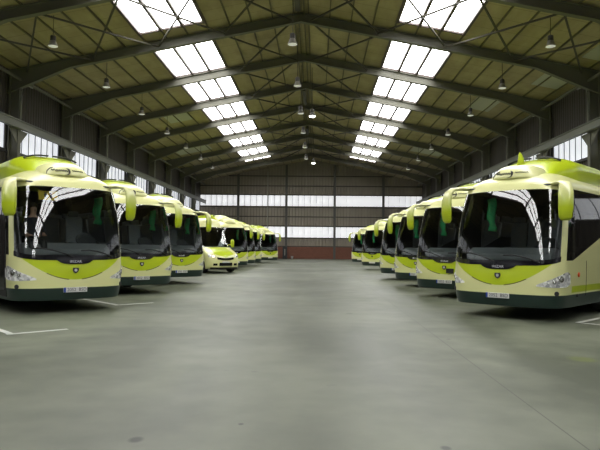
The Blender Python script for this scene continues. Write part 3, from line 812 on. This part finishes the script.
def make_van():
    root = empty('minibus')
    minib.build(root, M['van'], M['cream'], 1, (M['screen'], M['tint']), ('body', 'bumper'))
    bm = bmesh.new(); box(bm, -.7, .7, .5, 6.6, .28, .8); finish('chassis', bm, M['rubber'], root)
    bm = bmesh.new(); box(bm, -.9, .9, 1.3, 6.5, .85, .9); finish('interior_floor', bm, M['dark'], root)
    bm = bmesh.new(); prism(bm, [(1.25, 1.2), (1.25, 1.40), (1.75, 1.48), (1.8, 1.2)], -.88, .88, 'x'); finish('dashboard', bm, M['dash'], root)
    minib.patch(root, 'grille', M['black'], -.52, .52, lambda u: .70+.06*abs(u/.52)**2, lambda u: .83+.05*abs(u/.52)**2, .01, 16, 2)
    minib.patch(root, 'lower_grille', M['black'], -.40, .40, lambda u: .40, lambda u: .58, .01, 12, 2)
    minib.patch(root, 'lower_lip', M['rubber'], -.85, .85, lambda u: .22, lambda u: .32, .014, 20, 2)
    for s in (-1, 1):
        minib.patch(root, 'fog_recess', M['black'], s*.52 if s > 0 else -.74, s*.74 if s > 0 else -.52, lambda u: .42, lambda u: .54, .01, 6, 2)
        a, b = sorted((s*.58, s*.93))
        h = minib.patch(root, 'headlight', M['facet'], a, b, lambda u: .84+.12*(abs(u)-.58), lambda u: .93+.42*(abs(u)-.58), .012, 8, 3)
        c = minib.at(s*.72, .92, .012); bm = bmesh.new(); lathe(bm, [(.06, 0), (.055, .02), (.02, .03)], (0,0,0), 14)
        bmesh.ops.transform(bm, matrix=Matrix.Translation(c) @ Matrix.Rotation(R(70), 4, 'X'), verts=bm.verts)
        lb = finish('headlight_bulb', bm, M['amber'] if s < 0 else M['chrome'], h, True)
        if s < 0: lb['label'] = 'lit warm headlight bulb'
        pts = [(s*.98, 1.45, 1.55), (s*1.12, 1.32, 1.6)]; bm = bmesh.new(); sweep(bm, pts, [.03, .03], 8); mr = finish('wing_mirror', bm, M['lime'], root)
        bm = bmesh.new(); sweep(bm, [(s*1.18, 1.28, 1.42), (s*1.18, 1.28, 1.5), (s*1.18, 1.28, 1.8), (s*1.18, 1.28, 1.88)], [(.08, .05), (.12, .07), (.12, .07), (.07, .04)], 12, (1, 0, 0)); finish('mirror_housing', bm, M['lime'], mr, True)
    bm = bmesh.new(); box(bm, -.24, .24, -.03, .0, .575, .66); p = finish('number_plate', bm, M['plate'], root)
    # sunshade: the white reflective panel seen in the corner of the screen
    bm = bmesh.new(); prism(bm, [(.40, 1.46), (.84, 1.50), (.78, 2.0), (.62, 1.9)], 1.62, 1.64); finish('sunshade', bm, M['white'], root)
    bm = bmesh.new(); lathe(bm, [(.03, -.02), (.07, -.018), (.07, -.01)], (0, .10, .90), 14, 'y'); finish('badge', bm, M['silver'], root)
    for x in (-.86, .86):
        for y in (.95, 5.0): wheel(root, x, y, .36, .22)
    return root
van = make_van()
van.scale = (1.05,)*3; van.location = (-5.35+CX+.12, 33.6, 0); van.rotation_euler = (0, 0, R(40))
tag(van, 'lime and cream minibus with a short bonnet and black grille between the left coaches', 'minibus')

# ------------------------------------------------------------------ person behind the windscreen
def skin_obj(name, mat, verts, edges, radii, parent=None):
    me = bpy.data.meshes.new(name); me.from_pydata(verts, edges, []); me.materials.append(mat)
    o = bpy.data.objects.new(name, me); col.objects.link(o)
    if parent: o.parent = parent
    sk = o.modifiers.new('skin', 'SKIN'); sv = me.skin_vertices[0] if me.skin_vertices else None
    if sv is None:
        bm = bmesh.new(); bm.from_mesh(me); bm.verts.layers.skin.verify(); bm.to_mesh(me); bm.free(); sv = me.skin_vertices[0]
    for i, r in enumerate(radii): sv.data[i].radius = r if isinstance(r, tuple) else (r, r)
    sv.data[0].use_root = True
    ss = o.modifiers.new('sub', 'SUBSURF'); ss.levels = ss.render_levels = 2
    for p in me.polygons: p.use_smooth = True
    sk.use_smooth_shade = True
    return o
def make_person():
    root = empty('person')
    # seated, facing local -Y; origin at the floor under the hips
    V = [(0,0,.55),(0,.03,.75),(0,.03,.98),(0,.01,1.10),(0,0,1.17),(0,-.02,1.27),(0,-.01,1.36)]
    E = [(0,1),(1,2),(2,3),(3,4),(4,5),(5,6)]; Rr = [(.16,.12),(.15,.11),(.17,.11),(.09,.08),(.055,.055),(.075,.09),(.068,.085)]
    for s in (-1, 1):
        b = len(V); V += [(s*.17,.02,1.02),(s*.22,-.02,.80),(s*.18,-.22,.68),(s*.16,-.30,.67)]; E += [(2,b),(b,b+1),(b+1,b+2),(b+2,b+3)]; Rr += [.06,.048,.035,.03]
        h = b+3
        for q, (dx, L) in enumerate(((-.03,.075),(-.01,.085),(.01,.08),(.03,.065))):
            f = len(V); V += [(s*.16+dx,-.36,.67),(s*.16+dx,-.36-L*.5,.655)]; E += [(h,f),(f,f+1)]; Rr += [.010,.008]
        f = len(V); V += [(s*(.16-.045),-.325,.67),(s*(.16-.055),-.36,.66)]; E += [(h,f),(f,f+1)]; Rr += [.011,.009]
        b = len(V); V += [(s*.10,-.05,.53),(s*.13,-.42,.50),(s*.13,-.46,.10),(s*.13,-.56,.05)]; E += [(0,b),(b,b+1),(b+1,b+2),(b+2,b+3)]; Rr += [.085,.065,.045,.04]
    skin_obj('body', M['skin'], V, E, Rr, root)
    V = [(0,0,.56),(0,.03,.75),(0,.03,.98),(0,.02,1.08)]; E = [(0,1),(1,2),(2,3)]; Rr = [(.19,.14),(.175,.13),(.19,.13),(.10,.095)]
    for s in (-1, 1):
        b = len(V); V += [(s*.18,.02,1.03),(s*.225,-.02,.80),(s*.19,-.20,.69)]; E += [(2,b),(b,b+1),(b+1,b+2)]; Rr += [.075,.06,.048]
    skin_obj('jacket', M['jacket'], V, E, Rr, root)
    V = [(0,0,.53)]; E = []; Rr = [(.17,.12)]
    for s in (-1, 1):
        b = len(V); V += [(s*.10,-.06,.53),(s*.13,-.42,.50),(s*.13,-.46,.14)]; E += [(0,b),(b,b+1),(b+1,b+2)]; Rr += [.10,.08,.06]
    skin_obj('trousers', M['dark'], V, E, Rr, root)
    bm = bmesh.new(); bmesh.ops.create_uvsphere(bm, u_segments=16, v_segments=10, radius=1); bmesh.ops.transform(bm, matrix=Matrix.Translation((0,.015,1.355)) @ Matrix.Diagonal((.087,.105,.085,1)), verts=bm.verts)
    finish('hair', bm, M['hair'], root, True)
    bm = bmesh.new()
    for s in (-1, 1): bmesh.ops.create_icosphere(bm, subdivisions=1, radius=.009, matrix=Matrix.Translation((s*.028,-.105,1.315)))
    bar(bm, (-.022, -.108, 1.245), (.022, -.108, 1.245), .008); finish('eyes_and_mouth', bm, M['hair'], root)
    bm = bmesh.new(); sweep(bm, [(0,-.10,1.32),(0,-.122,1.285),(0,-.10,1.275)], [.007,.012,.008], 8); finish('nose', bm, M['skin'], root, True)
    return root
pers = make_person()
for ch in [k for k in col.objects if k.parent == coaches[6] and k.name.startswith('curtain')]:
    if ch.data.vertices[0].co.x < 0: bpy.data.objects.remove(ch)
pers.location = mw(coaches[6], (-.66, .98, 1.06)); pers.rotation_euler = (0, 0, coaches[6].rotation_euler.z)
tag(pers, 'person in a dark jacket sitting behind the windscreen of the nearest left coach', 'person')
st = None

# ------------------------------------------------------------------ bay lines on the floor
def line_L(x, y, s, back, fwd, label):
    bm = bmesh.new(); k = math.sqrt(.5); w = .055
    def strip(x0, y0, x1, y1):
        d = Vector((x1-x0, y1-y0, 0)).normalized(); n = Vector((-d.y, d.x, 0))*w; p = Vector((x0, y0, .004)); q = Vector((x1, y1, .004))
        vs = [bm.verts.new(v) for v in (p-n, q-n, q+n, p+n)]; top = [bm.verts.new(v.co+Vector((0,0,.003))) for v in vs]
        bm.faces.new(vs[::-1]); bm.faces.new(top)
        for i in range(4): bm.faces.new((vs[i], vs[(i+1)%4], top[(i+1)%4], top[i]))
    strip(x+CX, y, x+CX+s*back*k, y+back*k); strip(x+CX+s*.078*k, y-.078*k, x+CX+abs(fwd)*k, y+abs(fwd)*k if fwd > 0 else y-abs(fwd)*k)
    o = finish('parking_line', bm, M['line']); tag(o, label, 'floor marking', 'white bay lines on the floor'); return o
line_L(-5.12, 9.72, -1, 9, .95, 'white painted bay corner on the bare floor before the nearest left coach')
line_L(-5.04, 14.75, -1, 9, 1.0, 'white painted bay corner beside the right end of the nearest left coach')
line_L(5.46, 12.4, 1, 9, -1.2, 'white painted bay corner beside the nearest right coach at the photo edge')

# ------------------------------------------------------------------ small things by the back wall
cab = empty('equipment_cabinet', (-3.37-.1, YB-.95, 0))
bm = bmesh.new(); box(bm, -.30, .30, -.22, .22, .04, 1.72); finish('cabinet_body', bm, M['dark'], cab, bevel=.03)
bm = bmesh.new(); box(bm, -.05, .07, -.235, -.221, .45, 1.35); finish('pale_strip', bm, M['pipe'], cab)
bm = bmesh.new(); box(bm, -.33, .33, -.25, .25, 0, .04); finish('plinth', bm, M['rubber'], cab)
tag(cab, 'dark upright cabinet with a pale stripe at the foot of a back wall column', 'cabinet')
bk = empty('bucket', (-2.45, YB-1.2, 0))
bm = bmesh.new(); lathe(bm, [(.13, 0), (.17, .34), (.18, .36), (.165, .36), (.12, .02)], (0,0,0), 18); finish('pail', bm, M['white'], bk, True)
bm = bmesh.new(); sweep(bm, [(.17*math.cos(R(a)), -.02, .35+.12*math.sin(R(a))) for a in range(0, 181, 20)], [.008]*10, 6); finish('handle', bm, M['rod'], bk)
tag(bk, 'small white bucket on the floor by the red brick base of the back wall', 'bucket')

# ------------------------------------------------------------------ world, camera, view
w = bpy.data.worlds.new('daylight'); bpy.context.scene.world = w; w.use_nodes = True
w.node_tree.nodes['Background'].inputs[0].default_value = (.8, .88, 1, 1); w.node_tree.nodes['Background'].inputs[1].default_value = 1.0
cam = bpy.data.cameras.new('camera'); cam.lens = 583/600*36; cam.sensor_width = 36; cam.clip_end = 300
co = bpy.data.objects.new('camera', cam); col.objects.link(co)
co.location = (CX, 0, 1.5); co.rotation_euler = (Matrix.Rotation(math.atan(17/583), 3, 'Z') @ Matrix.Rotation(R(90)+math.atan(23/583), 3, 'X') @ Matrix.Rotation(R(.6), 3, 'Z')).to_euler()
sc = bpy.context.scene; sc.camera = co
sc.view_settings.view_transform = 'Standard'; sc.view_settings.look = 'None'; sc.view_settings.gamma = 1; sc.view_settings.use_curve_mapping = False
sc.view_settings.exposure = 0.0
sc.cycles.use_denoising = True
sc.cycles.max_bounces = 10; sc.cycles.diffuse_bounces = 5; sc.cycles.transparent_max_bounces = 16
sc.cycles.sample_clamp_indirect = 8
